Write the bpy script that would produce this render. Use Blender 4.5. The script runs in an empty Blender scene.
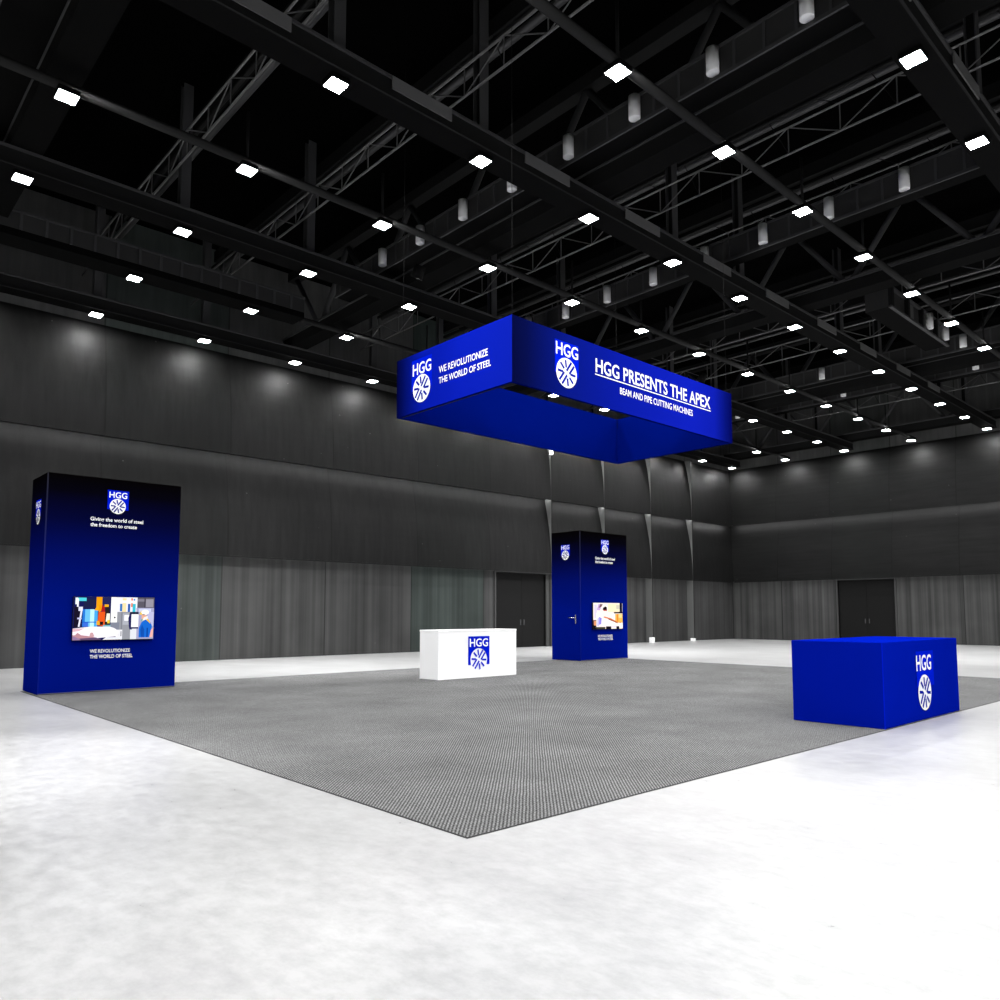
import bpy, math, random
from mathutils import Vector, Matrix
random.seed(7)
S = bpy.context.scene
COL = S.collection
R = math.radians

# ------------------------------------------------------------------ materials
def new_mat(name):
    m = bpy.data.materials.new(name); m.use_nodes = True
    nt = m.node_tree
    b = nt.nodes['Principled BSDF']
    return m, nt, b
def srgb(r, g, b):
    f = lambda c: (c/255/12.92) if c/255 <= .04045 else ((c/255+.055)/1.055)**2.4
    return (f(r), f(g), f(b), 1)
def plain(name, col, rough=.6, metal=0, spec=.3):
    m, nt, b = new_mat(name)
    b.inputs['Base Color'].default_value = (*col, 1)
    b.inputs['Roughness'].default_value = rough
    b.inputs['Metallic'].default_value = metal
    b.inputs['Specular IOR Level'].default_value = spec
    return m
def emit(name, col, strength):
    m = bpy.data.materials.new(name); m.use_nodes = True
    nt = m.node_tree; nt.nodes.clear()
    o = nt.nodes.new('ShaderNodeOutputMaterial'); e = nt.nodes.new('ShaderNodeEmission')
    e.inputs['Color'].default_value = (*col, 1); e.inputs['Strength'].default_value = strength
    nt.links.new(e.outputs[0], o.inputs[0])
    return m
class N:
    """small node helper"""
    def __init__(s, nt): s.nt = nt
    def n(s, t, **k):
        x = s.nt.nodes.new(t)
        for a, v in k.items(): setattr(x, a, v)
        return x
    def l(s, a, b): s.nt.links.new(a, b)
    def math(s, op, a, b=None, c=None):
        x = s.n('ShaderNodeMath', operation=op)
        for i, v in enumerate((a, b, c)):
            if v is None: continue
            if isinstance(v, (int, float)): x.inputs[i].default_value = v
            else: s.l(v, x.inputs[i])
        return x.outputs[0]
    def mapping(s, vec, scale):
        m = s.n('ShaderNodeMapping'); m.inputs['Scale'].default_value = scale
        s.l(vec, m.inputs['Vector']); return m.outputs[0]
    def noise(s, vec, scale, detail=3, rough=.5):
        x = s.n('ShaderNodeTexNoise'); x.inputs['Scale'].default_value = scale
        x.inputs['Detail'].default_value = detail; x.inputs['Roughness'].default_value = rough
        s.l(vec, x.inputs['Vector']); return x.outputs['Fac']
    def ramp(s, fac, stops):
        r = s.n('ShaderNodeValToRGB'); e = r.color_ramp.elements
        while len(e) < len(stops): e.new(.5)
        for i, (p, c) in enumerate(stops):
            e[i].position = p; e[i].color = c if len(c) == 4 else (*c, 1)
        s.l(fac, r.inputs[0]); return r.outputs[0]
    def mix(s, fac, a, b, mode='MIX'):
        x = s.n('ShaderNodeMix', data_type='RGBA', blend_type=mode)
        if isinstance(fac, (int, float)): x.inputs['Factor'].default_value = fac
        else: s.l(fac, x.inputs['Factor'])
        for i, v in ((6, a), (7, b)):
            if isinstance(v, tuple): x.inputs[i].default_value = v if len(v) == 4 else (*v, 1)
            else: s.l(v, x.inputs[i])
        return x.outputs[2]

def g(v): return (v, v, v, 1)

# hall floor: pale polished concrete with soft cloudy mottling
def floor_mat():
    m, nt, b = new_mat('polished_concrete'); k = N(nt)
    co = k.n('ShaderNodeTexCoord').outputs['Object']
    big = k.noise(k.mapping(co, (1, .55, 1)), .9, 6, .62)
    fine = k.noise(k.mapping(co, (1.6, 1, 1)), 5.5, 6, .7)
    c1 = k.ramp(big, [(.3, g(FLOOR_A)), (.7, g(FLOOR_B))])
    c2 = k.ramp(fine, [(.30, g(.78)), (.62, g(1.06))])
    k.l(k.mix(1, c1, c2, 'MULTIPLY'), b.inputs['Base Color'])
    k.l(k.math('MULTIPLY_ADD', fine, .25, .20), b.inputs['Roughness'])
    b.inputs['Specular IOR Level'].default_value = .60
    return m
FLOOR_A, FLOOR_B = .325, .43

# flat woven carpet: little cross-hatched loops, with faint wear blotches
def carpet_mat():
    m, nt, b = new_mat('grey_woven_carpet'); k = N(nt)
    co = k.n('ShaderNodeTexCoord').outputs['Object']
    sp = k.n('ShaderNodeSeparateXYZ'); k.l(co, sp.inputs[0])
    wob = k.noise(co, 2.3, 3, .6)
    p = 2*math.pi/.038
    a = k.math('SINE', k.math('MULTIPLY', k.math('ADD', sp.outputs[0], sp.outputs[1]), p))
    c = k.math('SINE', k.math('MULTIPLY', k.math('ADD', k.math('SUBTRACT', sp.outputs[0], sp.outputs[1]), k.math('MULTIPLY', wob, .022)), p))
    a = k.math('MULTIPLY_ADD', k.math('SINE', k.math('MULTIPLY', k.math('ADD', sp.outputs[0], sp.outputs[1]), p*.42)), .30, .70)
    w = k.math('MULTIPLY_ADD', k.math('MULTIPLY', a, c), .5, .5)
    blot = k.noise(k.mapping(co, (1, 1, 1)), .8, 5, .65)
    speck = k.noise(k.mapping(co, (1, 1, 1)), 42, 4, .8)
    c0 = k.ramp(w, [(.12, g(.034)), (.9, g(.225))])
    c1 = k.ramp(blot, [(.3, g(.76)), (.72, g(1.14))])
    c2 = k.ramp(speck, [(.34, g(.50)), (.66, g(1.45))])
    k.l(k.mix(1, k.mix(1, c0, c1, 'MULTIPLY'), c2, 'MULTIPLY'), b.inputs['Base Color'])
    b.inputs['Roughness'].default_value = .9; b.inputs['Specular IOR Level'].default_value = .1
    bp = k.n('ShaderNodeBump'); bp.inputs['Strength'].default_value = .25; bp.inputs['Distance'].default_value = .004
    k.l(w, bp.inputs['Height']); k.l(bp.outputs[0], b.inputs['Normal'])
    return m

# wall cladding: sheet panels, every panel with a tone and grain of its own
def wall_mat(name, axis, start, pitch, lo, hi, stretch, tint_low=(1, 1, 1), spec=.10, seam=True, streak=.5):
    m, nt, b = new_mat(name); k = N(nt)
    co = k.n('ShaderNodeTexCoord').outputs['Object']
    sp = k.n('ShaderNodeSeparateXYZ'); k.l(co, sp.inputs[0])
    u = k.math('DIVIDE', k.math('SUBTRACT', sp.outputs[axis], start), pitch)
    idx = k.math('FLOOR', u)
    wn = k.n('ShaderNodeTexWhiteNoise', noise_dimensions='1D'); k.l(idx, wn.inputs['W'])
    off = k.n('ShaderNodeCombineXYZ'); k.l(k.math('MULTIPLY', wn.outputs['Value'], 37), off.inputs[0])
    va = k.n('ShaderNodeVectorMath', operation='ADD'); k.l(co, va.inputs[0]); k.l(off.outputs[0], va.inputs[1])
    gr = k.noise(k.mapping(va.outputs[0], stretch), 1, 5, .6)
    bl = k.noise(va.outputs[0], .55, 3, .5)
    c = k.ramp(gr, [(.5-streak*.5, g(lo)), (.5+streak*.5, g(hi))])
    c = k.mix(1, c, k.ramp(bl, [(.3, g(.82)), (.7, g(1.15))]), 'MULTIPLY')
    tone = k.ramp(wn.outputs['Value'], [(0, (.88*tint_low[0], .93*tint_low[1], .90*tint_low[2], 1)), (.5, g(1)), (1, (1.02, 1.03, 1.01, 1))])
    c = k.mix(1, c, tone, 'MULTIPLY')
    # small bright specks of dust
    vo = k.n('ShaderNodeTexVoronoi'); vo.inputs['Scale'].default_value = 1.5; k.l(co, vo.inputs['Vector'])
    dot = k.math('LESS_THAN', vo.outputs['Distance'], .035)
    c = k.mix(k.math('MULTIPLY', dot, .35), c, g(.12))
    if seam:
        fr = k.math('FRACT', u)
        sm = k.math('LESS_THAN', fr, .05/pitch)
        c = k.mix(sm, c, k.mix(1, c, g(.5), 'MULTIPLY'))
    k.l(c, b.inputs['Base Color'])
    b.inputs['Roughness'].default_value = .55; b.inputs['Specular IOR Level'].default_value = spec
    return m

BLUE = (.0005, .0078, .30)
def blue_mat(name, col=BLUE, rough=.55):
    m, nt, b = new_mat(name); k = N(nt)
    co = k.n('ShaderNodeTexCoord').outputs['Object']
    n = k.noise(co, 2.2, 3)
    k.l(k.mix(n, (*[c*.93 for c in col], 1), (*[c*1.07 for c in col], 1)), b.inputs['Base Color'])
    b.inputs['Roughness'].default_value = rough; b.inputs['Specular IOR Level'].default_value = .0
    return m
def print_mat(name, axis, stops):
    """the printed graphic: a blend across the cloth (stops in metres along an axis)"""
    m, nt, b = new_mat(name); k = N(nt)
    co = k.n('ShaderNodeTexCoord').outputs['Object']
    sp = k.n('ShaderNodeSeparateXYZ'); k.l(co, sp.inputs[0])
    lo, hi = stops[0][0], stops[-1][0]
    f = k.math('DIVIDE', k.math('SUBTRACT', sp.outputs[axis], lo), hi-lo)
    c = k.ramp(f, [((p-lo)/(hi-lo), (*col, 1)) for p, col in stops])
    k.l(c, b.inputs['Base Color'])
    b.inputs['Roughness'].default_value = .55; b.inputs['Specular IOR Level'].default_value = .0
    return m

M = {}
M['floor'] = floor_mat(); M['carpet'] = carpet_mat()
M['carpet_edge'] = plain('carpet_binding', (.02, .02, .02), .9)
M['tier1L'] = wall_mat('cladding_streaked', 0, 2.80, 3.845, .022, .066, (3.2, 3.2, .02), tint_low=(.86, 1.0, .96), streak=.55)
M['tier2L'] = wall_mat('cladding_dark', 0, 2.80, 3.845, .0042, .0115, (6, 6, .55), streak=.6)
M['tier1R'] = wall_mat('cladding_streaked_right', 1, 2.9, 3.12, .010, .085, (3.4, 3.2, .02), streak=.55)
M['tier2R'] = wall_mat('cladding_dark_right', 1, 2.9, 3.12, .0038, .0105, (.5, .5, 7), streak=.6)
M['upper'] = wall_mat('cladding_upper', 0, 2.80, 3.845, .075, .115, (5, 5, .4), tint_low=(.8, .95, .9))
M['upperR'] = wall_mat('cladding_upper_right', 1, 2.9, 3.12, .075, .115, (5, 5, .4))
M['fin'] = plain('column_sheet', (.12, .122, .12), .6, 0, .1)
M['reveal'] = plain('door_frame_grey', (.045, .045, .045), .5, 0, .1)
M['doorleaf'] = plain('dark_door', (.009, .009, .009), .7, 0, .05)
M['ceiling'] = plain('black_ceiling', (.002, .002, .002), 1, 0, 0)
M['steel'] = plain('black_steel', (.018, .018, .018), .7, 0, .06)
M['steel_dark'] = plain('black_housing_and_underside_shade', (.0045, .0045, .0045), .8, 0, .04)  # undersides of beams and ducts get shade as colour; housings are plain black
M['steel_grey'] = plain('dark_grey_steel', (.072, .072, .074), .6, 0, .1)
M['lattice'] = plain('grey_lattice_steel', (.15, .15, .15), .5, 0, .12)
M['tube'] = plain('satin_black_tube', (.030, .030, .030), 1, 0, 0)
M['plate'] = plain('grey_sheet_plate', (.16, .16, .16), .6, 0, .1)
M['duct'] = plain('duct_black_sheet', (.050, .050, .050), .6, 0, .1)
M['nozzle'] = plain('bright_silver', (.95, .95, .95), .35, 0, .5)
M['lamp'] = emit('lamp_panel', (1, 1, 1), 345)
M['lamp_dim'] = emit('lamp_panel_dim', (1, 1, 1), 28)
M['blue'] = blue_mat('blue_cloth')
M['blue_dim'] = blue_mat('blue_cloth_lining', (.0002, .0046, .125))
M['logo_blue'] = plain('bright_print_blue', (.0006, .0105, .55), .55, 0, 0)
M['white'] = plain('white_print', (.93, .93, .93), .5, 0, .2)
M['white_cloth'] = plain('white_laminate', (.94, .94, .94), .4, 0, .3)
M['seam'] = plain('aluminium_edge', (.12, .12, .17), .4, .3)
M['black'] = plain('black_plastic', (.006, .006, .006), .4)
M['chrome'] = plain('chrome_handle', (.7, .7, .75), .25, .9)
BK = (.0012, .0010, .0030)
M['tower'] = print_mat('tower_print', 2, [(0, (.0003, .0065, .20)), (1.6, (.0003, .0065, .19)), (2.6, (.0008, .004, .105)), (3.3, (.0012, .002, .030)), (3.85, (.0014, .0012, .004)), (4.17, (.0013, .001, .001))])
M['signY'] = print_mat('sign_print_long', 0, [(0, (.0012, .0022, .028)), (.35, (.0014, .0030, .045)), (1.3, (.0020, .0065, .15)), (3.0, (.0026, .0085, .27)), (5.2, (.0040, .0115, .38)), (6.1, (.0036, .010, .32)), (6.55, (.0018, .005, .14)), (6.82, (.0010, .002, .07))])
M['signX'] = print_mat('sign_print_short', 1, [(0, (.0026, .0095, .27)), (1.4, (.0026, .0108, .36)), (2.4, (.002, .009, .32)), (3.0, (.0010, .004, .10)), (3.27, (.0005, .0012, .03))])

# ------------------------------------------------------------------ mesh helpers
class MB:
    def __init__(s): s.v = []; s.f = []; s.mi = []; s.mats = []; s.smooth = []
    def m(s, mat):
        if mat not in s.mats: s.mats.append(mat)
        return s.mats.index(mat)
    def poly(s, pts, mat, smooth=False):
        b = len(s.v); s.v += [tuple(p) for p in pts]; s.f.append(tuple(range(b, b+len(pts))))
        s.mi.append(s.m(mat)); s.smooth.append(smooth)
    def box(s, a, b, mat, faces=None):
        x0, y0, z0 = a; x1, y1, z1 = b; o = len(s.v)
        s.v += [(x0,y0,z0),(x1,y0,z0),(x1,y1,z0),(x0,y1,z0),(x0,y0,z1),(x1,y0,z1),(x1,y1,z1),(x0,y1,z1)]
        F = {'-z':(0,3,2,1),'+z':(4,5,6,7),'-y':(0,1,5,4),'+x':(1,2,6,5),'+y':(2,3,7,6),'-x':(3,0,4,7)}
        for k, q in F.items():
            s.f.append(tuple(o+i for i in q))
            s.mi.append(s.m((faces or {}).get(k, mat))); s.smooth.append(False)
    def bbox(s, a, b, mat, bev=.01):
        """box with chamfered vertical and horizontal edges"""
        x0,y0,z0 = a; x1,y1,z1 = b; e = bev
        rings = [(z0, e), (z0+e, 0), (z1-e, 0), (z1, e)]
        o = len(s.v)
        for z, i in rings:
            s.v += [(x0+e+i,y0+i,z),(x1-e-i,y0+i,z),(x1-i,y0+e+i,z),(x1-i,y1-e-i,z),(x1-e-i,y1-i,z),(x0+e+i,y1-i,z),(x0+i,y1-e-i,z),(x0+i,y0+e+i,z)]
        for r in range(3):
            for j in range(8):
                s.f.append((o+r*8+j, o+r*8+(j+1)%8, o+(r+1)*8+(j+1)%8, o+(r+1)*8+j)); s.mi.append(s.m(mat)); s.smooth.append(False)
        s.f.append(tuple(o+7-j for j in range(8))); s.mi.append(s.m(mat)); s.smooth.append(False)
        s.f.append(tuple(o+24+j for j in range(8))); s.mi.append(s.m(mat)); s.smooth.append(False)
    def tube(s, p, q, r, mat, n=8, r2=None, caps=True):
        p = Vector(p); q = Vector(q); d = (q-p).normalized()
        a = d.orthogonal().normalized(); 
        if abs(d.z) < .99: a = d.cross(Vector((0,0,1))).normalized()
        b = d.cross(a); o = len(s.v); r2 = r if r2 is None else r2
        for c, rr in ((p, r), (q, r2)):
            for i in range(n):
                t = 2*math.pi*(i+.5)/n; w = c + (a*math.cos(t)+b*math.sin(t))*rr; s.v.append(tuple(w))
        for i in range(n):
            s.f.append((o+i, o+(i+1)%n, o+n+(i+1)%n, o+n+i)); s.mi.append(s.m(mat)); s.smooth.append(n > 4)
        if caps:
            s.f.append(tuple(o+n-1-i for i in range(n))); s.mi.append(s.m(mat)); s.smooth.append(False)
            s.f.append(tuple(o+n+i for i in range(n))); s.mi.append(s.m(mat)); s.smooth.append(False)
    def build(s, name, parent=None, loc=None):
        """vertices are given in world metres; loc = own origin (for top-level), parent origin otherwise"""
        base = Vector(parent.location) if parent and loc is None else Vector(loc or (0,0,0))
        if parent and parent.parent: base = Vector(parent.get('_o', (0,0,0)))
        me = bpy.data.meshes.new(name)
        me.from_pydata([tuple(Vector(v)-base) for v in s.v], [], s.f)
        for mt in s.mats: me.materials.append(mt)
        me.polygons.foreach_set('material_index', s.mi); me.polygons.foreach_set('use_smooth', s.smooth)
        me.update()
        o = bpy.data.objects.new(name, me); COL.objects.link(o)
        if parent: o.parent = parent
        else: o.location = base
        if parent: ORG[o.name] = base
        return o
ORG = {}
def tag(o, label=None, cat=None, group=None, kind=None):
    if label: o['label'] = label
    if cat: o['category'] = cat
    if group: o['group'] = group
    if kind: o['kind'] = kind
    return o
def thing(name, loc, label, cat, group=None):
    o = bpy.data.objects.new(name, None); COL.objects.link(o); o.location = loc
    o.empty_display_size = .2
    return tag(o, label, cat, group)
def sub(mb, name, part, origin):
    """a sub-part: its parent part has its own origin at the thing's base"""
    me = bpy.data.meshes.new(name); B = Vector(origin)
    me.from_pydata([tuple(Vector(v)-B) for v in mb.v], [], mb.f)
    for mt in mb.mats: me.materials.append(mt)
    me.polygons.foreach_set('material_index', mb.mi); me.polygons.foreach_set('use_smooth', mb.smooth)
    me.update()
    o = bpy.data.objects.new(name, me); COL.objects.link(o); o.parent = part
    return o
def copy_tree(o, parent=None):
    c = o.copy(); COL.objects.link(c); c.parent = parent
    for ch in list(o.children): copy_tree(ch, c)
    return c
ORD = ['', 'second', 'third', 'fourth', 'fifth', 'sixth', 'seventh', 'eighth', 'ninth', 'tenth', 'eleventh', 'twelfth', 'thirteenth', 'fourteenth', 'fifteenth', 'sixteenth', 'seventeenth']

# lettering: Blender's own font turned into mesh, laid on a face.
# face = (origin, u direction, normal); u0..u1 = extent along u, z = baseline, cap = capital height
_cap = {}
def text_polys(txt, bold, spacing=1.0):
    cu = bpy.data.curves.new('t', 'FONT'); cu.body = txt; cu.size = 1; cu.offset = bold; cu.space_character = spacing
    cu.fill_mode = 'FRONT'; cu.resolution_u = 3
    ob = bpy.data.objects.new('t', cu); COL.objects.link(ob)
    dg = bpy.context.evaluated_depsgraph_get(); dg.update()
    me = bpy.data.meshes.new_from_object(ob.evaluated_get(dg))
    vs = [tuple(v.co) for v in me.vertices]; fs = [tuple(p.vertices) for p in me.polygons]
    bpy.data.objects.remove(ob); bpy.data.curves.remove(cu); bpy.data.meshes.remove(me)
    return vs, fs
def lettering(mb, txt, face, u0, u1, z, cap, mat, bold=.018, lift=.003, spacing=1.0):
    vs, fs = text_polys(txt, bold, spacing)
    H = max(v[1] for v in text_polys('H', bold)[0]); x0 = min(v[0] for v in vs); x1 = max(v[0] for v in vs)
    O, U, Nn = face; O = Vector(O); U = Vector(U); Nn = Vector(Nn)
    b = len(mb.v)
    for x, y, _ in vs:
        mb.v.append(tuple(O + U*(u0+(x-x0)/(x1-x0)*(u1-u0)) + Vector((0,0,1))*(z+y/H*cap) + Nn*lift))
    for f in fs:
        mb.f.append(tuple(b+i for i in f)); mb.mi.append(mb.m(mat)); mb.smooth.append(False)
def quad(mb, face, u0, u1, z0, z1, mat, lift):
    O, U, Nn = map(Vector, face); Z = Vector((0,0,1))
    mb.poly([O+U*a+Z*c+Nn*lift for a, c in ((u0,z0),(u1,z0),(u1,z1),(u0,z1))], mat)
def disc(mb, face, uc, zc, r, mat, lift, n=40):
    O, U, Nn = map(Vector, face); Z = Vector((0,0,1))
    mb.poly([O+U*(uc+r*math.cos(2*math.pi*i/n))+Z*(zc+r*math.sin(2*math.pi*i/n))+Nn*lift for i in range(n)], mat)
def stroke(mb, face, uc, zc, r, p, q, w, mat, lift):
    """a bar from p to q in units of the emblem radius"""
    O, U, Nn = map(Vector, face); Z = Vector((0,0,1))
    dx, dy = q[0]-p[0], q[1]-p[1]; L = math.hypot(dx, dy); nx, ny = -dy/L*w/2, dx/L*w/2
    pts = [(p[0]+nx,p[1]+ny),(p[0]-nx,p[1]-ny),(q[0]-nx,q[1]-ny),(q[0]+nx,q[1]+ny)]
    mb.poly([O+U*(uc+a*r)+Z*(zc+c*r)+Nn*lift for a, c in pts], mat)
def emblem(mb, face, uc, zc, r, wheel, spoke, lift):
    if wheel: disc(mb, face, uc, zc, r, wheel, lift)
    L = lift+.002
    for k, sgn in enumerate((1, -1)):
        # long parallel bars either side of a slanting band, kinked in the middle
        stroke(mb, face, uc, zc, r, (sgn*-.72, sgn*-.58), (sgn*-.25, sgn*.02), .16, spoke, L)
        stroke(mb, face, uc, zc, r, (sgn*-.02, sgn*.14), (sgn*.46, sgn*.80), .16, spoke, L+.0004)
        for an in (98, 135, 176):
            c, s = math.cos(R(an))*sgn, math.sin(R(an))*sgn
            stroke(mb, face, uc, zc, r, (c*.36, s*.36), (c*.86, s*.86), .16, spoke, L+.0008)
def logo(parent, base, face, rect, hgg, em, wheel, spoke, rmat, lmat, lift=.002):
    """rect = (u0,u1,z0,z1), hgg = (u0,u1,baseline,cap), em = (uc,zc,r)"""
    a = MB(); 
    if rect: quad(a, face, *rect, rmat, lift)
    if wheel and wheel is not True: disc(a, face, em[0], em[1], em[2], wheel, lift+.001)
    O = sub(a, 'logo', parent, base)
    b = MB(); lettering(b, 'HGG', face, *hgg, lmat, .014, lift+.003); sub(b, 'lettering', O, base)
    c = MB(); emblem(c, face, *em, None, spoke, lift+.003); sub(c, 'wheel_emblem', O, base)
    return O

# ------------------------------------------------------------------ the hall
WY, WX = 24.88, 42.09           # inner faces of the left and the right wall
X0, Y0 = -16.0, -17.0           # the hall goes on behind the camera
CZ = 13.7                       # ceiling
TH = 3.41                       # height of one cladding tier
f = MB(); f.box((X0-.3, Y0-.3, -.3), (WX+.3, WY+.3, 0), M['floor'])
tag(f.build('floor'), 'pale polished concrete hall floor', kind='structure')
c = MB(); c.box((X0-.3, Y0-.3, CZ), (WX+.3, WY+.3, CZ+.3), M['ceiling'])
tag(c.build('ceiling'), 'black ceiling high above the steelwork', kind='structure')

SET = .42
ADDED_STRIP = 52  # strength of the added strips under the ledges
def tier_wall(name, axis, wall, u_list, skip, mats, end_lo, end_hi, special=None):
    """bays of cladding between joints; the two middle tiers lean back towards their top edge"""
    mb = MB(); m1, m2, m3 = mats
    def P(u, s, z): return (u, wall-s, z) if axis == 0 else (wall-s, u, z)
    def Q(pts, m, sm=False):
        mb.poly(pts if axis == 0 else pts, m, sm)
    us = sorted(set([end_lo]+[u for u in u_list if end_lo < u < end_hi]+[end_hi]))
    for a, b in zip(us[:-1], us[1:]):
        dr = [d for d in skip if abs((a+b)/2-(d[0]+d[1])/2) < 2.2 and d[0] >= a-.8 and d[1] <= b+.8]
        # bottom tier, leaving out a door
        if dr:
            d0, d1, dz = dr[0]
            for (p, q, z0, z1) in ((a, d0, 0, TH), (d1, b, 0, TH), (d0, d1, dz, TH)):
                if q-p > .001: Q([P(p,0,z0), P(q,0,z0), P(q,0,z1), P(p,0,z1)], m1)
        else:
            Q([P(a,0,0), P(b,0,0), P(b,0,TH), P(a,0,TH)], m1)
        for t in (1, 2):
            z0 = TH*t; n = 12
            prof = [(SET*(1-(i/n)**2.1), z0+TH*i/n) for i in range(n+1)]
            mm = m2 if not (special and special[0] <= (a+b)/2 <= special[1]) else special[2]
            Q([P(a,0,z0), P(b,0,z0), P(b,SET,z0), P(a,SET,z0)], mm)
            for (s0, za), (s1, zb) in zip(prof[:-1], prof[1:]):
                Q([P(a,s0,za), P(b,s0,za), P(b,s1,zb), P(a,s1,zb)], mm, False)
        Q([P(a,0,TH*3), P(b,0,TH*3), P(b,0,CZ), P(a,0,CZ)], m3)
    # the structural wall behind
    z = CZ
    if axis == 0:
        for p, q, z0, z1 in wall_pieces(us[0], us[-1], skip): mb.box((p, wall+.01, z0), (q, wall+.3, z1), m3)
    else:
        for p, q, z0, z1 in wall_pieces(us[0], us[-1], skip): mb.box((wall+.01, p, z0), (wall+.3, q, z1), m3)
    return mb
def wall_pieces(a, b, doors):
    out = []; p = a
    for d0, d1, dz in sorted(doors):
        out.append((p, d0, 0, CZ)); out.append((d0, d1, dz, CZ)); p = d1
    out.append((p, b, 0, CZ)); return out

LJ = [2.80+3.845*i for i in range(-5, 11)]
RJ = [2.9+3.12*i for i in range(-7, 8)]
DOOR_L = (22.72, 26.15, 3.34); DOOR_R = (15.46, 18.40, 3.32)
mb = tier_wall('wall_left', 0, WY, LJ, [DOOR_L], (M['tier1L'], M['tier2L'], M['upper']), X0, WX)
for xf in LJ:
    if 25 < xf < 40:            # column fins standing proud of the cladding at the far bays
        mb.box((xf-.03, WY-SET-.006, TH if xf < 27 else 0), (xf+.03, WY, TH*3), M['fin'], {'-y': M['tier2L']})
tag(mb.build('wall_left'), 'tall dark panelled wall on the left', kind='structure')
mb = tier_wall('wall_right', 1, WX, RJ, [DOOR_R], (M['tier1R'], M['tier2R'], M['upperR']), Y0, WY, )
tag(mb.build('wall_right'), 'tall dark panelled wall on the right', kind='structure')
# added light strips behind added lips under each ledge, brightening the tier below
M['added_strip_hi'] = emit('added_ledge_strip', (1, 1, 1), ADDED_STRIP); M['added_strip_lo'] = emit('added_ledge_strip_low', (1, 1, 1), ADDED_STRIP*.12)
n_ = 0
for axis, wall, a, b_ in ((0, WY, X0+1, WX-SET-.05), (1, WX, Y0+1, WY-SET-.05)):
    for tier, sm in ((1, M['added_strip_lo']), (2, M['added_strip_hi'])):
        n_ += 1; z = TH*tier; m_ = MB(); clad = M['tier2L'] if axis == 0 else M['tier2R']
        if axis == 0:
            m_.box((a, wall-SET, z-.055), (b_, wall-SET+.015, z-.001), clad)
            m_.poly([(a, wall-SET+.018, z-.05), (a, wall-SET+.018, z-.002), (b_, wall-SET+.018, z-.002), (b_, wall-SET+.018, z-.05)], sm)
        else:
            m_.box((wall-SET, a, z-.055), (wall-SET+.015, b_, z-.001), clad)
            m_.poly([(wall-SET+.018, a, z-.05), (wall-SET+.018, b_, z-.05), (wall-SET+.018, b_, z-.002), (wall-SET+.018, a, z-.002)], sm)
        tag(m_.build('trim_%d' % n_), 'added dark lip with an added unseen light strip under a cladding ledge', kind='structure')
b = MB(); b.box((X0-.3, Y0, 0), (X0, WY, CZ), M['tier1R']); tag(b.build('wall_back'), kind='structure')
b = MB(); b.box((X0, Y0-.3, 0), (WX, Y0, CZ), M['tier1L']); tag(b.build('wall_front'), kind='structure')

def hall_door(n, axis, wall, d):
    d0, d1, dz = d; e = .09
    def bx(mb, u0, u1, s0, s1, z0, z1, m):
        if axis == 0: mb.box((u0, wall-s1, z0), (u1, wall-s0, z1), m)
        else: mb.box((wall-s1, u0, z0), (wall-s0, u1, z1), m)
    fr = MB()
    bx(fr, d0-e, d0, -.12, .06, 0, dz+e, M['reveal']); bx(fr, d1, d1+e, -.12, .06, 0, dz+e, M['reveal'])
    bx(fr, d0, d1, -.12, .06, dz, dz+e, M['reveal'])
    o = fr.build('door_%d' % n); tag(o, 'grey steel frame of a wide dark hall door', kind='structure')
    mid = (d0+d1)/2
    for a, bb in ((d0+.01, mid-.006), (mid+.006, d1-.01)):
        l = MB(); bx(l, a, bb, -.16, -.10, .01, dz-.01, M['doorleaf']); sub(l, 'door_leaf', o, (0,0,0))
    for a in (mid-.12, mid+.09):
        l = MB(); bx(l, a, a+.03, -.10, -.06, 1.0, 1.25, M['steel_grey']); sub(l, 'door_handle', o, (0,0,0))
hall_door(1, 0, WY, DOOR_L); hall_door(2, 1, WX, DOOR_R)

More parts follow.
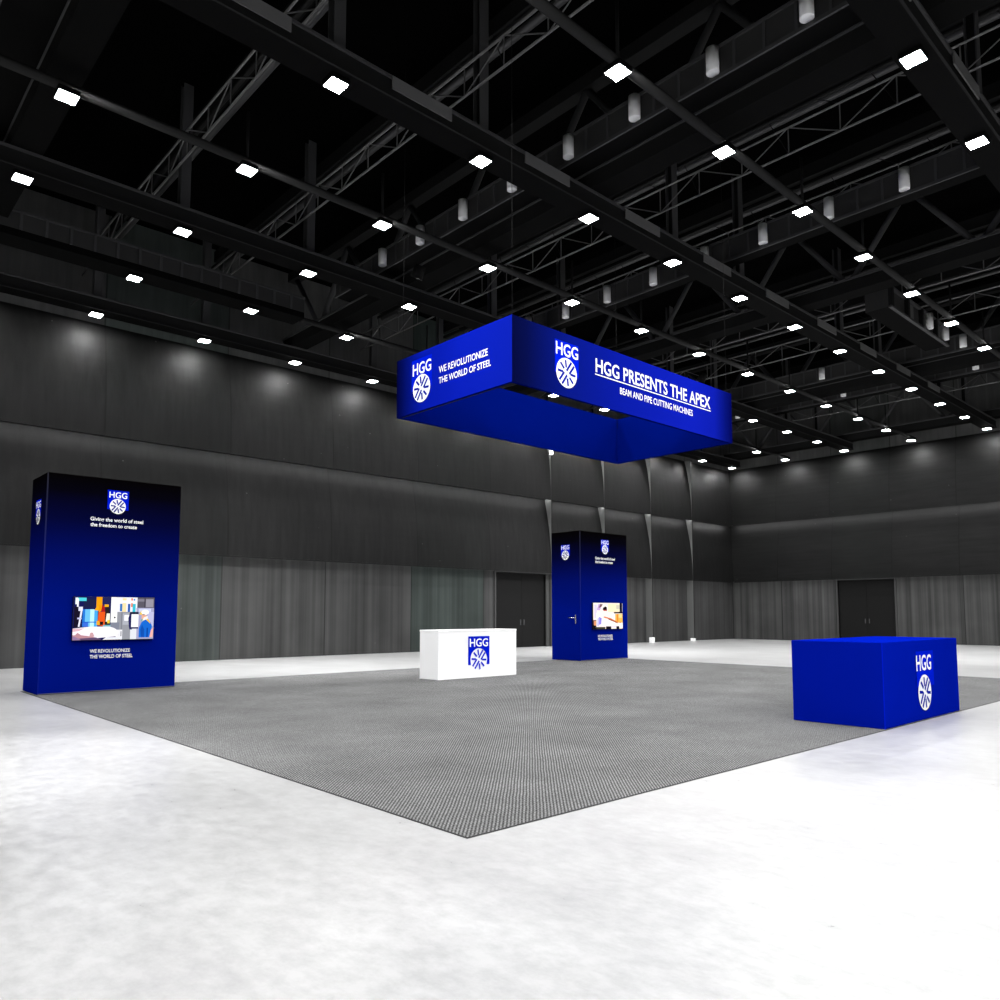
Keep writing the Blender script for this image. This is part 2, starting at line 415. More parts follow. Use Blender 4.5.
# ------------------------------------------------------------------ ceiling steelwork
SX, SY = 3.178, 3.345
CX = [6.20+SX*i for i in range(-4, 12)]          # light columns  (index 4 = first fully in view)
RY = {r: 7.35+SY*r for r in range(-6, 6)}        # light rows
LZ = 10.19
xe0, xe1 = CX[0]-1.5, WX-.45
row_where = {5: 'nearest the left wall', 4: 'second from the left wall', 3: 'third from the left wall', 2: 'fourth from the left wall',
             1: 'fifth from the left wall', 0: 'sixth from the left wall', -1: 'seventh from the left wall', -2: 'eighth from the left wall',
             -3: 'ninth from the left wall', -4: 'tenth from the left wall', -5: 'eleventh from the left wall', -6: 'twelfth from the left wall'}
TRUSS = [i for i in range(len(CX)) if (i-4) % 3 == 2]     # columns carrying the deep roof trusses
BEAM_TOP = 10.66
TR = .085
for r, y in RY.items():
    if r % 2:
        t = thing('lighting_beam', (CX[0], y, LZ+.09), 'black box beam of ceiling lights hung on posts, %s' % row_where[r], 'beam', 'ceiling beams carrying lights')
        m_ = MB(); m_.box((xe0, y-.26, LZ+.09), (xe1, y+.26, BEAM_TOP), M['steel'], {'-z': M['steel_dark']})  # shade of the underside put into a darker colour
        m_.box((xe0, y-.30, BEAM_TOP-.05), (xe1, y-.26, BEAM_TOP), M['steel_grey'])
        m_.box((xe0, y-.30, LZ+.09), (xe1, y-.26, LZ+.13), M['steel'])
        m_.build('beam', t)
        for i, x in enumerate(CX):
            if i in TRUSS: continue
            p = MB(); p.box((x-.11, y-.10, BEAM_TOP), (x+.11, y-.075, CZ), M['steel_grey']); p.box((x-.11, y+.075, BEAM_TOP), (x+.11, y+.10, CZ), M['steel_grey'])
            p.box((x-.02, y-.075, BEAM_TOP), (x+.02, y+.075, CZ), M['steel']); p.build('post', t)
        if r in (1, -1):
            for i, x in enumerate(CX[3:13]):
                p = MB(); p.box((x+.9, y-.325, LZ+.22), (x+2.2, y-.301, BEAM_TOP-.02), M['plate']); p.build('plate', t)
    else:
        t = thing('lighting_tube', (CX[0], y, LZ+.09), 'slim round black ceiling tube carrying lights, %s' % row_where[r], 'tube', 'ceiling tubes carrying lights')
        m_ = MB(); m_.tube((xe0 if r != 4 else 10.95, y, LZ+.09+TR), (xe1, y, LZ+.09+TR), TR, M['tube'], 12); m_.build('tube', t)
        for i, x in enumerate(CX):
            if i in TRUSS or (r == 4 and x < 11): continue
            p = MB(); p.tube((x, y, LZ+.25), (x, y, 11.42), .03, M['steel'], 6); p.build('hanger_rod', t)

# square lamps
proto = None
for r, y in RY.items():
    for i, x in enumerate(CX):
        if r <= -4 and i > 9: continue
        k = len(CX)-1-i
        nth = ('nearest to' if k == 0 else ORD[k]+' from')
        lab = 'white ceiling light, %s right wall, in row %s' % (nth.replace(' to', ''), row_where[r].replace('the ', ''))
        if proto is None:
            proto = thing('ceiling_light', (x, y, LZ), lab, 'ceiling light', 'square ceiling lights')
            h = MB(); h.bbox((x-.165, y-.165, LZ+.012), (x+.165, y+.165, LZ+.095), M['steel_dark'], .008); h.build('housing', proto)
            d = MB(); d.box((x-.15, y-.15, LZ), (x+.15, y+.15, LZ+.013), M['steel_dark'], {'-z': M['lamp']}); d.build('lamp_panel', proto)
        else:
            o = copy_tree(proto); o.location = (x, y, LZ); o['label'] = lab
            if r == 5 or k == 0:          # the lamps beside the walls are dimmed
                q = [c_ for c_ in o.children if c_.name.startswith('lamp_panel')][0]; q.material_slots[1].link = 'OBJECT'; q.material_slots[1].material = M['lamp_dim']

# deep trusses running towards the left wall
ya, yb = RY[-6]-1.5, WY-.45
tn = ['nearest', 'second from', 'third from', 'fourth from', 'fifth from', 'sixth from']
for k, i in enumerate(reversed(TRUSS)):
    x = CX[i]
    t = thing('roof_truss', (x, ya, BEAM_TOP), 'deep black roof truss with W bracing, %s the right wall' % tn[k], 'truss', 'deep roof trusses')
    m_ = MB(); m_.box((x-.28, ya, BEAM_TOP), (x+.28, yb, BEAM_TOP+.40), M['steel'], {'-z': M['steel_dark']})
    m_.box((x-.33, ya, BEAM_TOP+.34), (x-.28, yb, BEAM_TOP+.40), M['steel_grey']); m_.build('bottom_chord', t)
    m_ = MB(); m_.box((x-.16, ya, 13.15), (x+.16, yb, 13.45), M['steel']); m_.build('top_chord', t)
    for r in range(-6, 6):
        yt = RY[r]; yb0 = yt-SY/2
        for a, bb in (((yb0+.06), yt), ((yb0-.06), yt-SY)):
            if min(a, bb) < ya: continue
            p = MB(); p.tube((x, a, BEAM_TOP+.38), (x, bb, 13.18), .085, M['steel_grey'], 8); p.build('brace', t)
        
# slender lattice purlins between them
lat = [i for i in range(len(CX)) if i not in TRUSS]
for k, i in enumerate(reversed(lat)):
    x = CX[i]-.32
    t = thing('lattice_girder', (x, ya, 11.4), 'slender black lattice girder under the ceiling, %s the right wall' % ('nearest' if k == 0 else ORD[k]+' from'), 'girder', 'lattice girders')
    for z, nm in ((11.42, 'bottom_rail'), (12.02, 'top_rail')):
        m_ = MB(); m_.tube((x, ya, z), (x, yb, z), .026, M['lattice'], 6); m_.build(nm, t)
    w = MB(); st = SY/3; y = RY[-6]-1; j = 0
    while y+st < yb:
        w.tube((x, y, 11.42), (x, y, 12.02), .014, M['lattice'], 5, caps=False)
        w.tube((x, y, 12.02 if j % 2 else 11.42), (x, y+st, 11.42 if j % 2 else 12.02), .014, M['lattice'], 5, caps=False)
        w.tube((x, y, 11.42 if j % 2 else 12.02), (x+.25, y+st*.5, 12.5), .010, M['steel'], 5, caps=False)
        y += st; j += 1
    w.build('lattice_web', t)
# twin roof rails above
for k, i in enumerate(reversed(lat)):
    x = CX[i]+.30
    t = thing('roof_rail', (x, ya, 12.8), 'pair of black roof rails under the ceiling, %s the right wall' % ('nearest' if k == 0 else ORD[k]+' from'), 'rail', 'twin roof rails')
    for dx, dz, rr in ((0, 12.80, .055), (.34, 12.92, .09)):
        m_ = MB(); m_.tube((x+dx, ya, dz), (x+dx, yb, dz), rr, M['steel_grey'] if dx else M['steel'], 8); m_.build('rail', t)
    m_ = MB(); m_.box((x+.08, ya, 13.05), (x+.26, yb, 13.4), M['steel']); m_.build('joist', t)

# air ducts / service trunking with bright cylindrical outlets in the side
def duct(x, y0, y1, z0, z1, w, ys, label):
    t = thing('air_duct', (x, y0, z0), label, 'duct', 'air ducts in the ceiling')
    m_ = MB(); m_.box((x, y0, z0), (x+w, y1, z1), M['duct'], {'-z': M['steel_dark']})
    m_.box((x-.04, y0, z0-.02), (x, y1, z0+.05), M['steel_grey']); m_.box((x-.04, y0, z1-.05), (x, y1, z1), M['steel_grey'])
    yy = y0
    while yy < y1:
        m_.box((x-.03, yy, z0), (x, yy+.05, z1), M['steel_grey']); yy += 1.7/3
    m_.build('casing', t)
    for yv in ys:
        p = MB(); p.tube((x-.11, yv, z0+.07), (x-.11, yv, z1-.08), .115, M['nozzle'], 16); p.build('outlet', t)
duct(11.66, RY[-6], 19.9, 10.98, 11.58, .50, [13.82+1.72*i for i in range(-8, 4)], 'black air duct with bright white outlets, left of the hanging sign')
duct(18.15, RY[-6], 20.5, 10.98, 11.62, .40, [14.66+1.72*i for i in range(-8, 4)], 'black air duct with silver outlets, passing behind the hanging sign top')
duct(30.66, RY[-6], 20.5, 10.98, 11.58, .50, [13.7+5.16*i for i in range(-4, 2)], 'black air duct with few outlets, right of the hanging sign')
duct(33.85, RY[-6], 22.0, 10.98, 11.62, .50, [14.2+5.16*i for i in range(-3, 2)], 'black air duct nearest the right wall')
duct(1.95, RY[-6], 20.0, 10.98, 11.70, .75, [], 'broad black air duct at the left edge of the picture')

# catwalk along the left wall and a short cross duct at the right
t = thing('catwalk', (-6, 20.9, 10.7), 'black catwalk with slatted side panels near the left wall', 'catwalk')
m_ = MB(); m_.box((-6, 20.40, 10.287), (10.9, 21.10, 10.46), M['steel_dark']); m_.build('deck', t)
m_ = MB(); m_.box((-6, 20.40, 10.46), (10.9, 20.44, 10.90), M['duct']); m_.box((-6, 20.37, 10.86), (10.9, 20.46, 10.92), M['steel_grey'])
x = -6
while x < 10.9: m_.box((x, 20.36, 10.46), (x+.06, 20.40, 10.90), M['steel_grey']); x += .53
m_.build('side_panel', t)
m_ = MB(); m_.tube((-6, 21.07, 11.0), (10.9, 21.07, 11.0), .03, M['steel_grey'], 6)
x = -6
while x < 10.9: m_.tube((x, 21.07, 10.46), (x, 21.07, 11.0), .02, M['steel_grey'], 6); x += 1.06
m_.build('railing', t)
t = thing('cross_duct', (26.3, 8.5, 10.72), 'short black cross duct with bright outlets, upper right of the picture', 'duct')
m_ = MB(); m_.box((23.9, 8.62, 10.72), (29.0, 9.30, 11.36), M['duct'], {'-z': M['steel_dark']})
m_.box((23.9, 8.52, 10.70), (29.0, 8.62, 10.77), M['steel_grey']); m_.box((23.9, 8.52, 11.30), (29.0, 8.62, 11.37), M['steel_grey'])
for x in (23.9, 25.2, 26.4, 27.7, 28.86): m_.box((x, 8.50, 10.74), (x+.14, 8.62, 11.32), M['steel'])
m_.build('casing', t)
for x in (27.0, 28.5):
    p = MB(); p.tube((x, 8.50, 10.80), (x, 8.50, 11.30), .12, M['nozzle'], 16); p.build('outlet', t)
for x in (25.5, 26.6, 28.0):
    p = MB(); p.box((x, 8.595, 10.8), (x+.40, 8.619, 11.27), M['plate']); p.build('vent_plate', t)

# ------------------------------------------------------------------ carpet
CA = (3.455, 4.06); CB = (20.9, 17.40)
m_ = MB(); m_.box((CA[0], CA[1], .001), (CB[0], CB[1], .004), M['carpet'], {'-x': M['carpet_edge'], '-y': M['carpet_edge'], '+x': M['carpet_edge'], '+y': M['carpet_edge']})
cp = m_.build('carpet', loc=(CA[0], CA[1], 0)); tag(cp, 'large grey woven rectangular carpet laid on the pale hall floor', 'carpet')
m_ = MB(); e = .018
for a, b_ in (((CA[0]-e, CA[1]-e), (CB[0]+e, CA[1])), ((CA[0]-e, CA[1]), (CA[0], CB[1])), ((CB[0], CA[1]), (CB[0]+e, CB[1])), ((CA[0]-e, CB[1]), (CB[0]+e, CB[1]+e))):
    m_.box((a[0], a[1], .001), (b_[0], b_[1], .0038), M['carpet_edge'])
sub(m_, 'edge_binding', cp, (CA[0], CA[1], 0))
ZC = .005

# ------------------------------------------------------------------ towers
def tower(x0, x1, y0, y1, h, label, side_logo, door):
    base = (x0, y0, ZC)
    t = thing('display_tower', base, label, 'display tower', 'blue display towers')
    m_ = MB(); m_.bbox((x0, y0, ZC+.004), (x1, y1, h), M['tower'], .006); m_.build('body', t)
    m_ = MB(); m_.box((x0+.012, y0+.012, ZC), (x1-.012, y1-.012, ZC+.004), M['black']); m_.build('plinth', t)
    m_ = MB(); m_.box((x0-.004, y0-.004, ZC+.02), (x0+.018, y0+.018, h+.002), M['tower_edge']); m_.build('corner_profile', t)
    m_ = MB(); m_.box((x0, y0-.003, ZC+.008), (x1, y0+.004, ZC+.022), M['seam']); m_.build('bottom_rail', t)
    return t, base
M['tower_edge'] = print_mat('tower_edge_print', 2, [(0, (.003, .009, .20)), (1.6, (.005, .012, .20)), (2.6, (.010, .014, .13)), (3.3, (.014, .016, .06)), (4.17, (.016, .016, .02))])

def slogan(t, base, face, lines, mat, name='slogan', bold=.019):
    for txt, u0, u1, z, cap in lines:
        m_ = MB(); lettering(m_, txt, face, u0, u1, z, cap, mat, bold, .004); sub(m_, name, t, base)
M['emblem_dark'] = M['tower']
# tower at the far left, on the carpet's far-left corner
t1, b1 = tower(3.505, 5.985, 16.35, 17.55, 4.17, 'wide dark blue display tower with black top fade, at the carpet corner on the left', True, False)
FY = ((0, 16.344, 0), (1, 0, 0), (0, -1, 0))
M['t_print'] = print_mat('tower_print_emblem', 2, [(3.3-ZC, (.003, .006, .09)), (3.62-ZC, (.004, .010, .25)), (3.8-ZC, (.004, .010, .35))])
logo(t1, b1, FY, (4.560, 4.955, 3.56, 3.945), (4.590, 4.922, 3.795, .118), (4.752, 3.628, .150), M['white'], M['t_print'], M['logo_blue'], M['white'])
slogan(t1, b1, FY, [('Giving the world of steel', 4.267, 5.245, 3.316, .070), ('the freedom to create', 4.270, 5.128, 3.203, .070)], M['white'])
slogan(t1, b1, FY, [('WE REVOLUTIONIZE', 4.355, 5.085, .752, .066), ('THE WORLD OF STEEL', 4.358, 5.138, .645, .066)], M['white'])
FXl = ((3.499, 0, 0), (0, -1, 0), (-1, 0, 0))
logo(t1, b1, FXl, (-17.13, -16.73, 3.37, 3.70), (-17.11, -16.75, 3.545, .125), (-16.925, 3.372, .150), M['white'], M['t_print'], M['logo_blue'], M['white'])

# tower on the far right of the carpet, with a door
t2, b2 = tower(18.66, 21.06, 16.40, 17.66, 4.18, 'narrower dark blue display tower with a side door, at the far right carpet corner', True, True)
FY2 = ((0, 16.394, 0), (1, 0, 0), (0, -1, 0))
logo(t2, b2, FY2, (19.70, 20.10, 3.56, 3.95), (19.72, 20.085, 3.80, .130), (19.903, 3.628, .152), M['white'], M['t_print'], M['logo_blue'], M['white'])
slogan(t2, b2, FY2, [('Giving the world of steel', 19.40, 20.41, 3.285, .085), ('the freedom to create', 19.40, 20.29, 3.165, .085)], M['white'])
slogan(t2, b2, FY2, [('WE REVOLUTIONIZE', 19.49, 20.24, .742, .075), ('THE WORLD OF STEEL', 19.49, 20.27, .642, .075)], M['white'])
FX2 = ((18.6505, 0, 0), (0, -1, 0), (-1, 0, 0))
logo(t2, b2, FX2, (-17.22, -16.83, 3.39, 3.75), (-17.20, -16.85, 3.60, .130), (-17.028, 3.410, .155), M['white'], M['t_print'], M['logo_blue'], M['white'])
m_ = MB(); m_.box((18.6545, 16.455, .03), (18.668, 17.45, 4.0), M['tower']); dr = sub(m_, 'door', t2, b2)
m_ = MB(); m_.bbox((18.635, 16.575, 1.19), (18.649, 16.620, 1.48), M['chrome'], .004)
m_.tube((18.640, 16.598, 1.375), (18.59, 16.598, 1.375), .010, M['chrome'], 10); m_.tube((18.59, 16.592, 1.375), (18.59, 16.86, 1.375), .012, M['chrome'], 10)
tag(sub(m_, 'door_handle', dr, b2), 'chrome lever handle')

# ------------------------------------------------------------------ screens
def screen_img(name, polys, face, u0, u1, z0, z1, strength):
    """the lit picture: layered flat colour shapes in picture coordinates 0..100 x 0..50"""
    mb = MB(); O, U, Nn = map(Vector, face); Z = Vector((0,0,1))
    cache = {}
    for k, (col, pts) in enumerate(polys):
        if col not in cache:
            c4 = srgb(*col); cache[col] = emit('screen_%d_%d_%d' % col, c4[:3], strength)
        mb.poly([O+U*(u0+x/100*(u1-u0))+Z*(z1-y/52*(z1-z0))+Nn*(.0005+.00012*k) for x, y in pts], cache[col])
    return mb
def R4(x0, y0, x1, y1): return [(x0, y1), (x1, y1), (x1, y0), (x0, y0)]
def ell(cx, cy, rx, ry, n=18): return [(cx+rx*math.cos(2*math.pi*i/n), cy-ry*math.sin(2*math.pi*i/n)) for i in range(n)]
W_ = (255, 255, 255)
pic1 = [((24, 26, 84), R4(0, 0, 100, 52)),
    ((30, 34, 70), R4(12, 2, 26, 13)), ((80, 210, 225), R4(3, 1, 15, 5)), ((240, 250, 255), [(2, 9), (5, 9), (5, 1), (2, 1)]), ((250, 250, 255), R4(4, 2, 6, 12)),
    ((25, 20, 40), R4(1, 12, 8, 37)), ((225, 225, 250), R4(6, 12, 11, 17)), ((240, 240, 255), [(6, 36), (8, 36), (10, 22), (11, 12), (9, 12), (8, 22)]), ((200, 200, 240), R4(5, 25, 10, 27)),
    ((40, 120, 215), R4(11, 15, 17, 36)), ((110, 195, 245), R4(14, 15, 22, 36)), ((190, 240, 250), R4(20, 15, 25, 36)), ((70, 170, 235), R4(25, 16, 29, 36)), ((20, 90, 200), R4(11, 30, 29, 31)), ((60, 110, 220), R4(12, 31, 18, 36)),
    ((245, 160, 15), R4(27, 0, 34, 13)), ((250, 170, 20), [(25, 16), (33, 17), (34, 12), (28, 11)]), ((250, 150, 10), [(30, 19), (33, 17), (33, 10), (30, 10)]),
    ((170, 30, 30), [(33, 17), (38, 20), (37, 9), (34, 9)]), ((235, 90, 30), [(29, 34), (38, 36), (38, 18), (30, 18)]), ((240, 170, 40), [(28, 34), (33, 34), (31, 29), (28, 29)]), ((30, 20, 25), R4(32, 30, 36, 34)),
    ((35, 38, 90), R4(35, 0, 45, 11)), ((40, 35, 35), R4(38, 11, 43, 36)), ((245, 175, 25), R4(37, 9, 42, 12)), ((250, 245, 225), [(39, 30), (44, 30), (44, 20), (40, 20)]), ((245, 210, 60), R4(41, 28, 44, 32)), ((120, 180, 190), R4(36, 34, 46, 37)),
    (W_, R4(45, 0, 53, 31)), ((240, 240, 250), R4(52, 0, 78, 19)), ((60, 120, 190), [(56, 17), (61, 18), (59, 8), (56, 8)]), ((40, 90, 170), R4(66, 8, 69, 18)), ((250, 225, 170), R4(59, 1, 64, 18)), ((60, 190, 210), R4(72, 8, 76, 19)), ((230, 120, 70), R4(70, 1, 72, 12)), (W_, R4(53, 4, 76, 7)), ((50, 130, 210), R4(73, 2, 75, 4)),
    ((92, 88, 100), R4(78, 0, 100, 14)), ((130, 126, 140), R4(78, 2, 87, 5)), ((150, 146, 160), R4(89, 2, 99, 12)), ((70, 66, 78), R4(87, 0, 88.5, 14)), ((165, 165, 200), R4(77, 13, 100, 52)), ((205, 210, 240), R4(80, 14, 96, 18)), ((190, 190, 225), R4(92, 18, 100, 36)),
    ((150, 152, 160), R4(53, 18, 70, 52)), ((128, 130, 140), R4(58, 18, 59.5, 52)), ((175, 178, 188), R4(60, 20, 68, 34)), (W_, R4(45, 30, 52, 32)), ((20, 20, 30), R4(49, 24, 51, 26)), ((250, 250, 255), R4(62, 22, 68, 29)),
    ((130, 134, 150), R4(45, 31, 56, 42)), ((225, 228, 235), R4(70, 38, 78, 52)),
    ((40, 40, 90), [(69, 40), (72, 40), (72, 18), (69, 19), (67, 26), (68, 36)]), ((30, 32, 60), R4(69, 18, 80, 21)), (W_, R4(71, 21, 80, 38)), ((40, 40, 90), R4(71, 37, 80, 39)),
    ((235, 235, 240), R4(52, 40, 60, 52)), ((60, 62, 70), R4(54, 43, 55, 46)), ((90, 90, 100), R4(58, 42, 59, 48)),
    ((25, 105, 210), [(81, 50), (95, 50), (97, 44), (98, 36), (96, 31), (90, 27), (84, 31), (81, 38)]), ((20, 80, 175), [(84, 50), (88, 50), (88, 40), (85, 34), (83, 40)]), ((15, 70, 160), R4(91, 38, 93, 50)), ((240, 190, 60), [(90, 28), (96, 33), (95, 30), (92, 26)]), ((60, 170, 130), [(84, 30), (88, 28), (87, 26), (84, 27)]),
    ((235, 175, 150), [(84, 27), (89, 28), (91, 20), (84, 20)]), ((250, 240, 235), [(85, 29), (92, 27), (92, 23), (87, 25)]), ((245, 200, 40), [(81, 22), (90, 20), (88, 17), (83, 17)]), (W_, ell(88.5, 18.5, 5, 3.2)), ((90, 60, 70), R4(85, 21, 88, 22)),
    ((240, 180, 170), [(95, 50), (99, 50), (100, 38), (97, 40)]),
    ((245, 240, 248), [(0, 52), (54, 48), (56, 42), (50, 38), (44, 36), (20, 36), (0, 38)]), (W_, [(6, 44), (50, 44), (53, 41), (48, 38), (20, 37), (8, 39)]), ((225, 185, 195), [(0, 42), (8, 41), (14, 38), (0, 38)]),
    ((190, 140, 150), [(0, 50), (30, 50), (24, 48), (10, 46), (6, 43), (3, 46), (0, 46)]), ((95, 75, 110), [(0, 52), (35, 52), (28, 49), (8, 50), (0, 48)]), ((205, 160, 165), [(20, 48), (26, 48), (24, 43), (21, 43)]), ((150, 120, 160), [(0, 52), (10, 52), (8, 50), (0, 47)]), ((235, 235, 245), [(36, 52), (60, 52), (60, 49), (40, 49)])]
pic2 = [((250, 240, 236), R4(0, 0, 100, 52)),
    ((16, 14, 20), R4(0, 42, 10, 52)), ((60, 60, 50), R4(10, 48, 40, 52)), ((120, 80, 80), R4(0, 34, 10, 44)), ((240, 160, 110), R4(3, 36, 9, 45)),
    ((205, 170, 225), [(12, 14), (22, 15), (30, 4), (18, 2)]), ((120, 90, 90), [(18, 10), (27, 8), (32, 3), (24, 2)]), ((225, 215, 250), R4(4, 4, 12, 30)),
    (W_, R4(10, 20, 30, 32)), ((25, 18, 22), [(32, 14), (46, 15), (46, 9), (40, 7), (33, 10)]), ((190, 70, 60), [(34, 16), (46, 16), (46, 14), (34, 14)]),
    ((255, 240, 200), R4(50, 2, 90, 18)), ((215, 210, 190), R4(78, 4, 90, 12)), ((20, 20, 45), R4(90, 0, 99, 18)), ((40, 22, 30), R4(70, 18, 100, 21)),
    ((250, 190, 90), R4(72, 22, 100, 40)), ((235, 140, 50), R4(80, 22, 85, 38)), ((255, 225, 150), R4(86, 23, 98, 30)), (W_, [(62, 36), (74, 36), (74, 22), (66, 22)]),
    ((225, 120, 70), [(34, 29), (60, 34), (82, 41), (82, 38), (60, 31), (36, 27)]), ((140, 60, 40), [(50, 33), (82, 41), (82, 39.5), (52, 31.5)]),
    ((150, 140, 235), [(16, 44), (26, 42), (28, 30), (18, 28)]), ((200, 195, 250), [(12, 46), (18, 46), (20, 30), (14, 30)]), (W_, [(28, 46), (70, 46), (76, 40), (40, 32), (28, 32)]),
    ((20, 16, 24), R4(42, 47, 60, 52)), ((235, 225, 240), R4(60, 46, 78, 50)), ((24, 20, 30), R4(78, 47, 88, 52)), (W_, R4(88, 40, 100, 50)), ((230, 110, 50), R4(90, 38, 93, 41))]
def television(x0, x1, yf, z0, z1, pic, label):
    t = thing('television', ((x0+x1)/2, yf, z0), label, 'television', None)
    m_ = MB(); m_.bbox((x0, yf-.055, z0), (x1, yf-.008, z1), M['black'], .003)
    m_.box((x0+.35, yf-.008, z0+.2), (x1-.35, yf+.0, z1-.2), M['black']); m_.build('casing', t)
    fc = ((0, yf-.0555, 0), (1, 0, 0), (0, -1, 0))
    screen_img('screen', pic, fc, x0+.006, x1-.006, z0+.008, z1-.006, 1.15).build('screen', t)
television(4.02, 5.505, 16.343, .992, 1.832, pic1, 'wide flat television showing a worker beside machinery, on the left blue tower')
television(19.20, 20.72, 16.393, 1.000, 1.865, pic2, 'flat television with a bright orange and white picture, on the right blue tower')

# ------------------------------------------------------------------ counters
base = (10.89, 13.83, ZC)
t = thing('reception_counter', base, 'low white reception counter with a blue logo, standing mid carpet', 'counter')
m_ = MB(); m_.bbox((10.89, 13.83, ZC), (13.335, 14.53, 1.085), M['white_cloth'], .006); m_.build('body', t)
m_ = MB(); m_.bbox((10.885, 13.825, 1.086), (13.34, 14.535, 1.128), M['white_cloth'], .005); m_.build('worktop', t)
FW = ((0, 13.822, 0), (1, 0, 0), (0, -1, 0))
# shield shape with the round wheel cut out of its lower half
m_ = MB(); u0, u1, z0, z1 = 11.765, 12.432, .308, .975; uc, zc, rr = 12.095, .432, .262
n = 24; 
top = [(u0, z1), (u0, z0)]
arc = []
for i in range(n+1):
    a = math.pi + .0 - math.pi*i/n
    arc.append((uc+rr*1.0*math.cos(a), zc+rr*math.sin(a)))
O_, U_, N_ = map(Vector, FW)
def pt(u, z, l=.002): return O_+U_*u+Vector((0,0,1))*z+N_*l
ztop = zc+rr
m_.poly([pt(u0, z1), pt(u0, ztop), pt(u1, ztop), pt(u1, z1)], M['logo_blue'])
m_.poly([pt(u0, ztop), pt(u0, z0), pt(uc-rr*.93, z0), pt(arc[0][0], zc)]+[pt(a, b_) for a, b_ in arc[1:n//2+1]], M['logo_blue'])
m_.poly([pt(a, b_) for a, b_ in arc[n//2:]]+[pt(uc+rr*.93, z0), pt(u1, z0), pt(u1, ztop)], M['logo_blue'])
lg = sub(m_, 'logo', t, base)
m_ = MB(); lettering(m_, 'HGG', FW, 11.81, 12.382, .735, .185, M['white_cloth'], .014, .005); sub(m_, 'lettering', lg, base)
m_ = MB(); emblem(m_, FW, uc, zc, rr*1.02, None, M['logo_blue'], .004); sub(m_, 'wheel_emblem', lg, base)

base = (10.56, 4.068, ZC)
t = thing('blue_counter', base, 'blue boxy counter with a white logo, at the right carpet edge', 'counter')
m_ = MB(); m_.bbox((10.56, 4.068, ZC), (13.48, 5.31, 1.125), M['blue'], .006); m_.build('body', t)
m_ = MB(); m_.box((10.557, 4.065, ZC), (10.566, 4.074, 1.122), M['logo_blue']); m_.build('edge_piping', t)
FB = ((0, 4.064, 0), (1, 0, 0), (0, -1, 0))
logo(t, base, FB, (11.72, 12.40, .47, .97), (11.72, 12.30, .70, .215), (12.015, .385, .252), M['white'], M['blue'], M['logo_blue'], M['white'])

# ------------------------------------------------------------------ hanging sign
HX0, HX1, HY0, HY1, HZ0, HZ1 = 8.57, 15.40, 8.98, 12.25, 5.31, 6.445
base = (HX0, HY0, HZ0)
t = thing('hanging_sign', base, 'large blue rectangular ring sign with white lettering hanging from the ceiling', 'sign')
th = .06
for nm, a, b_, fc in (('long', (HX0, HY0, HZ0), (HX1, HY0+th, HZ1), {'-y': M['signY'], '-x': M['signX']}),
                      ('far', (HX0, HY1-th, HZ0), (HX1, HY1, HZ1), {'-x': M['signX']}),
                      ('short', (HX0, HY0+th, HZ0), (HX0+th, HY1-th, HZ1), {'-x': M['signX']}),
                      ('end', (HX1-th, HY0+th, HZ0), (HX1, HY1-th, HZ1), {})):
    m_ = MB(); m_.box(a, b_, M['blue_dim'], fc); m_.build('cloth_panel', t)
m_ = MB()
for a, b_ in (((HX0+th, HY0+th, HZ0+.01), (HX0+th+.05, HY1-th, HZ0+.06)), ((HX0+th, HY0+th, HZ0+.9), (HX0+th+.05, HY1-th, HZ0+.95)), ((HX0+th, HY0+th, HZ0+.9), (HX1-th, HY0+th+.05, HZ0+.95))):
    m_.box(a, b_, M['steel'])
m_.build('inner_frame', t)
for x in (HX0+.08, HX1-.08):
    for y in (HY0+.08, HY1-.08):
        m_ = MB(); m_.tube((x, y, HZ0+.9), (x, y, CZ), .004, M['steel'], 5); m_.build('suspension_cable', t)
for x, y in ((HX0-.002, HY1+.002), (HX1, HY0-.002)): pass
FS = ((0, HY0, 0), (1, 0, 0), (0, -1, 0)); FL = ((HX0, 0, 0), (0, -1, 0), (-1, 0, 0))
logo(t, base, FS, (9.60, 10.22, 5.70, 6.29), (9.625, 10.205, 6.035, .220), (9.90, 5.735, .268), M['white'], M['blue'], M['logo_blue'], M['white'])
logo(t, base, FL, (-11.76, -11.13, 5.72, 6.32), (-11.72, -11.15, 6.02, .222), (-11.445, 5.735, .266), M['white'], M['blue'], M['logo_blue'], M['white'])
m_ = MB(); lettering(m_, 'HGG PRESENTS THE APEX', FS, 10.69, 14.52, 5.935, .255, M['white'], .015, .004); sub(m_, 'headline', t, base)
m_ = MB(); quad(m_, FS, 10.67, 14.53, 5.876, 5.895, M['white'], .004); sub(m_, 'underline', t, base)
m_ = MB(); lettering(m_, 'BEAM AND PIPE CUTTING MACHINES', FS, 11.395, 13.83, 5.655, .128, M['white'], .010, .004); sub(m_, 'subtitle', t, base)
m_ = MB(); lettering(m_, 'WE REVOLUTIONIZE', FL, -10.92, -9.575, 5.900, .122, M['white'], .010, .004); sub(m_, 'slogan', t, base)
m_ = MB(); lettering(m_, 'THE WORLD OF STEEL', FL, -10.92, -9.493, 5.700, .115, M['white'], .010, .004)
sub(m_, 'slogan', t, base)

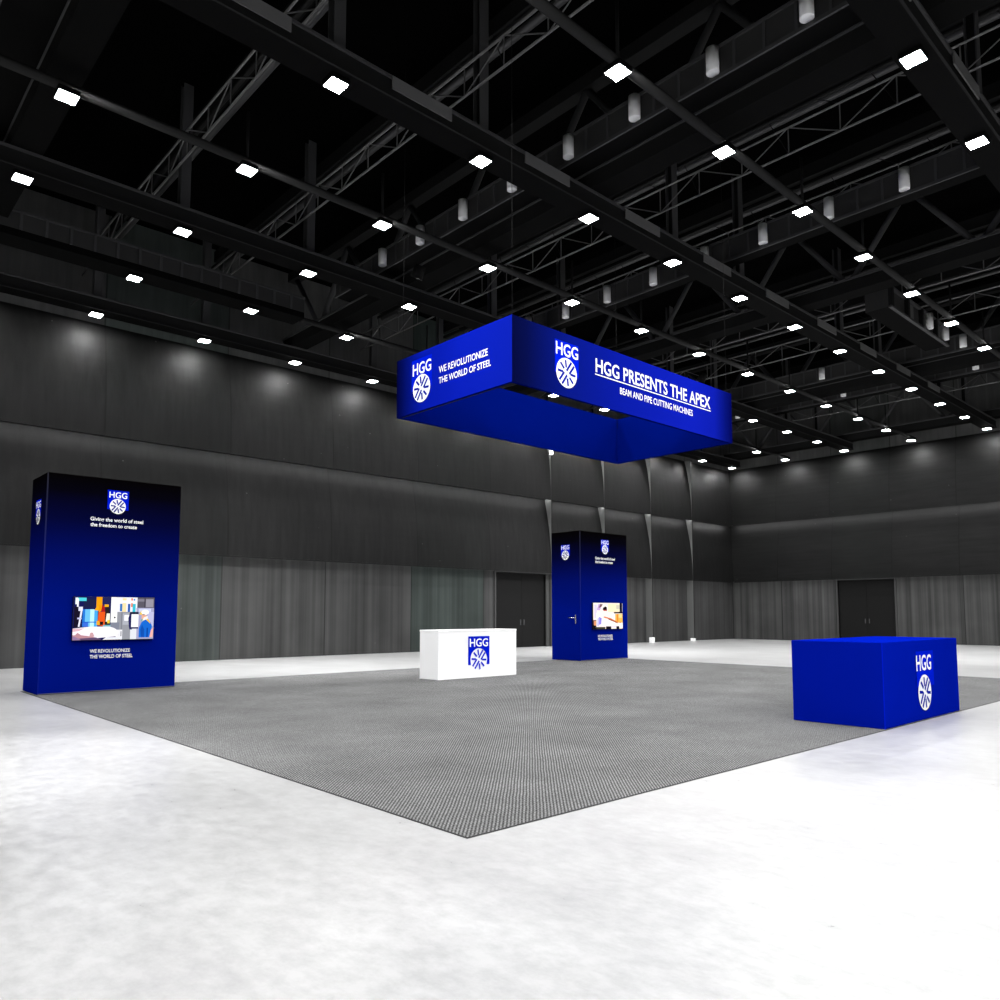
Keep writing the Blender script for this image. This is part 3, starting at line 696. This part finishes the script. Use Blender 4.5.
# ------------------------------------------------------------------ small things along the left wall
for x, h, lab in ((33.17, .28, 'small white box at the foot of a wall column, just right of the blue tower'), (36.96, .16, 'low small white box at the wall column foot, nearest the far corner')):
    m_ = MB(); m_.bbox((x-.10, WY-SET-.30, 0), (x+.12, WY-SET-.10, h), M['white_cloth'], .01)
    o = m_.build('white_box', loc=(x, WY-SET-.2, 0)); tag(o, lab, 'box')
t = thing('wall_lamp', (25.70, WY-SET-.15, 8.97), 'tiny bright lamp on the left wall, just under the hanging sign edge', 'lamp')
m_ = MB(); m_.box((25.66, WY-SET-.12, 8.93), (25.74, WY-.02, 9.0), M['steel']); m_.build('bracket', t)
m_ = MB(); m_.tube((25.70, WY-SET-.16, 8.87), (25.70, WY-SET-.16, 9.05), .085, emit('lamp_small', (1, 1, 1), 4), 12); m_.build('lamp_glass', t)

# ------------------------------------------------------------------ spotlights added on the beams to brighten sign, counter and floor
def added_spotlight(loc, aim, power, size, blend, label, col=(1, 1, 1)):
    t = thing('added_spotlight', loc, label, 'added_spotlight', 'added spotlights on the beams')
    L = Vector(loc); d = (Vector(aim)-L).normalized()
    m_ = MB(); m_.tube(L-d*.35, L-d*.02, .13, M['steel_dark'], 16, .16); m_.tube(L-d*.2, (L.x, L.y, LZ+.086), .02, M['steel'], 6); m_.build('housing', t)
    li = bpy.data.lights.new('added_spot_beam', 'SPOT'); li.energy = power; li.spot_size = R(size); li.spot_blend = blend; li.shadow_soft_size = .15; li.color = col
    o = bpy.data.objects.new('added_spot_beam', li); COL.objects.link(o); o.parent = t
    o.rotation_euler = d.to_track_quat('-Z', 'Y').to_euler()
added_spotlight((1.0, RY[-1], 9.6), (11.6, 8.975, 5.9), 2900, 34, .6, 'added black spot lamp aimed at the lettered long side of the hanging sign')
added_spotlight((-1.0, RY[1], 9.6), (8.55, 10.6, 5.9), 560, 30, .6, 'added black spot lamp aimed at the short end of the hanging sign')
added_spotlight((-2.0, RY[1], 9.8), (2.0, 8.9, 0), 5200, 30, 1, 'added black spot lamp aimed at the floor by the carpet long edge')
added_spotlight((9.0, RY[-3], 9.8), (8.8, 3.0, 0), 1800, 50, 1, 'added black spot lamp aimed at the floor before the blue counter')

added_spotlight((8.0, RY[-2], 9.8), (12.1, 13.8, .6), 4200, 13, .5, 'added black spot lamp aimed at the white counter front')

added_spotlight((11.2, RY[2]+1.2, 9.9), (10.5, 21.0, 0), 9500, 75, 1, 'added black spot lamp aimed at the bare floor by the left wall')
added_spotlight((24.0, RY[2]+1.2, 9.9), (24.0, 21.0, 0), 9000, 80, 1, 'added black spot lamp aimed at the bare floor behind the right blue tower')
added_spotlight((26.0, RY[-1], 9.9), (31.0, 13.0, 0), 9000, 85, 1, 'added black spot lamp aimed at the bare floor towards the far corner')

# ------------------------------------------------------------------ world, camera, view
w = bpy.data.worlds.new('world'); S.world = w; w.use_nodes = True
w.node_tree.nodes['Background'].inputs[0].default_value = (.02, .02, .02, 1)
w.node_tree.nodes['Background'].inputs[1].default_value = 0.2
cam = bpy.data.cameras.new('camera'); co = bpy.data.objects.new('camera', cam); COL.objects.link(co)
FPX, PITCH, YAW = 771.55, .0817, .8243
cam.sensor_width = 36; cam.lens = FPX/1000*36; cam.shift_y = .0507; cam.shift_x = -.0003
cam.clip_start = .05; cam.clip_end = 200
co.location = (0, 0, 1.5)
fd = Vector((math.cos(YAW)*math.cos(PITCH), math.sin(YAW)*math.cos(PITCH), math.sin(PITCH)))
co.rotation_euler = fd.to_track_quat('-Z', 'Y').to_euler()
S.camera = co
S.view_settings.view_transform = 'Standard'; S.view_settings.look = 'None'
S.view_settings.gamma = 1; S.view_settings.use_curve_mapping = False
S.view_settings.exposure = 0
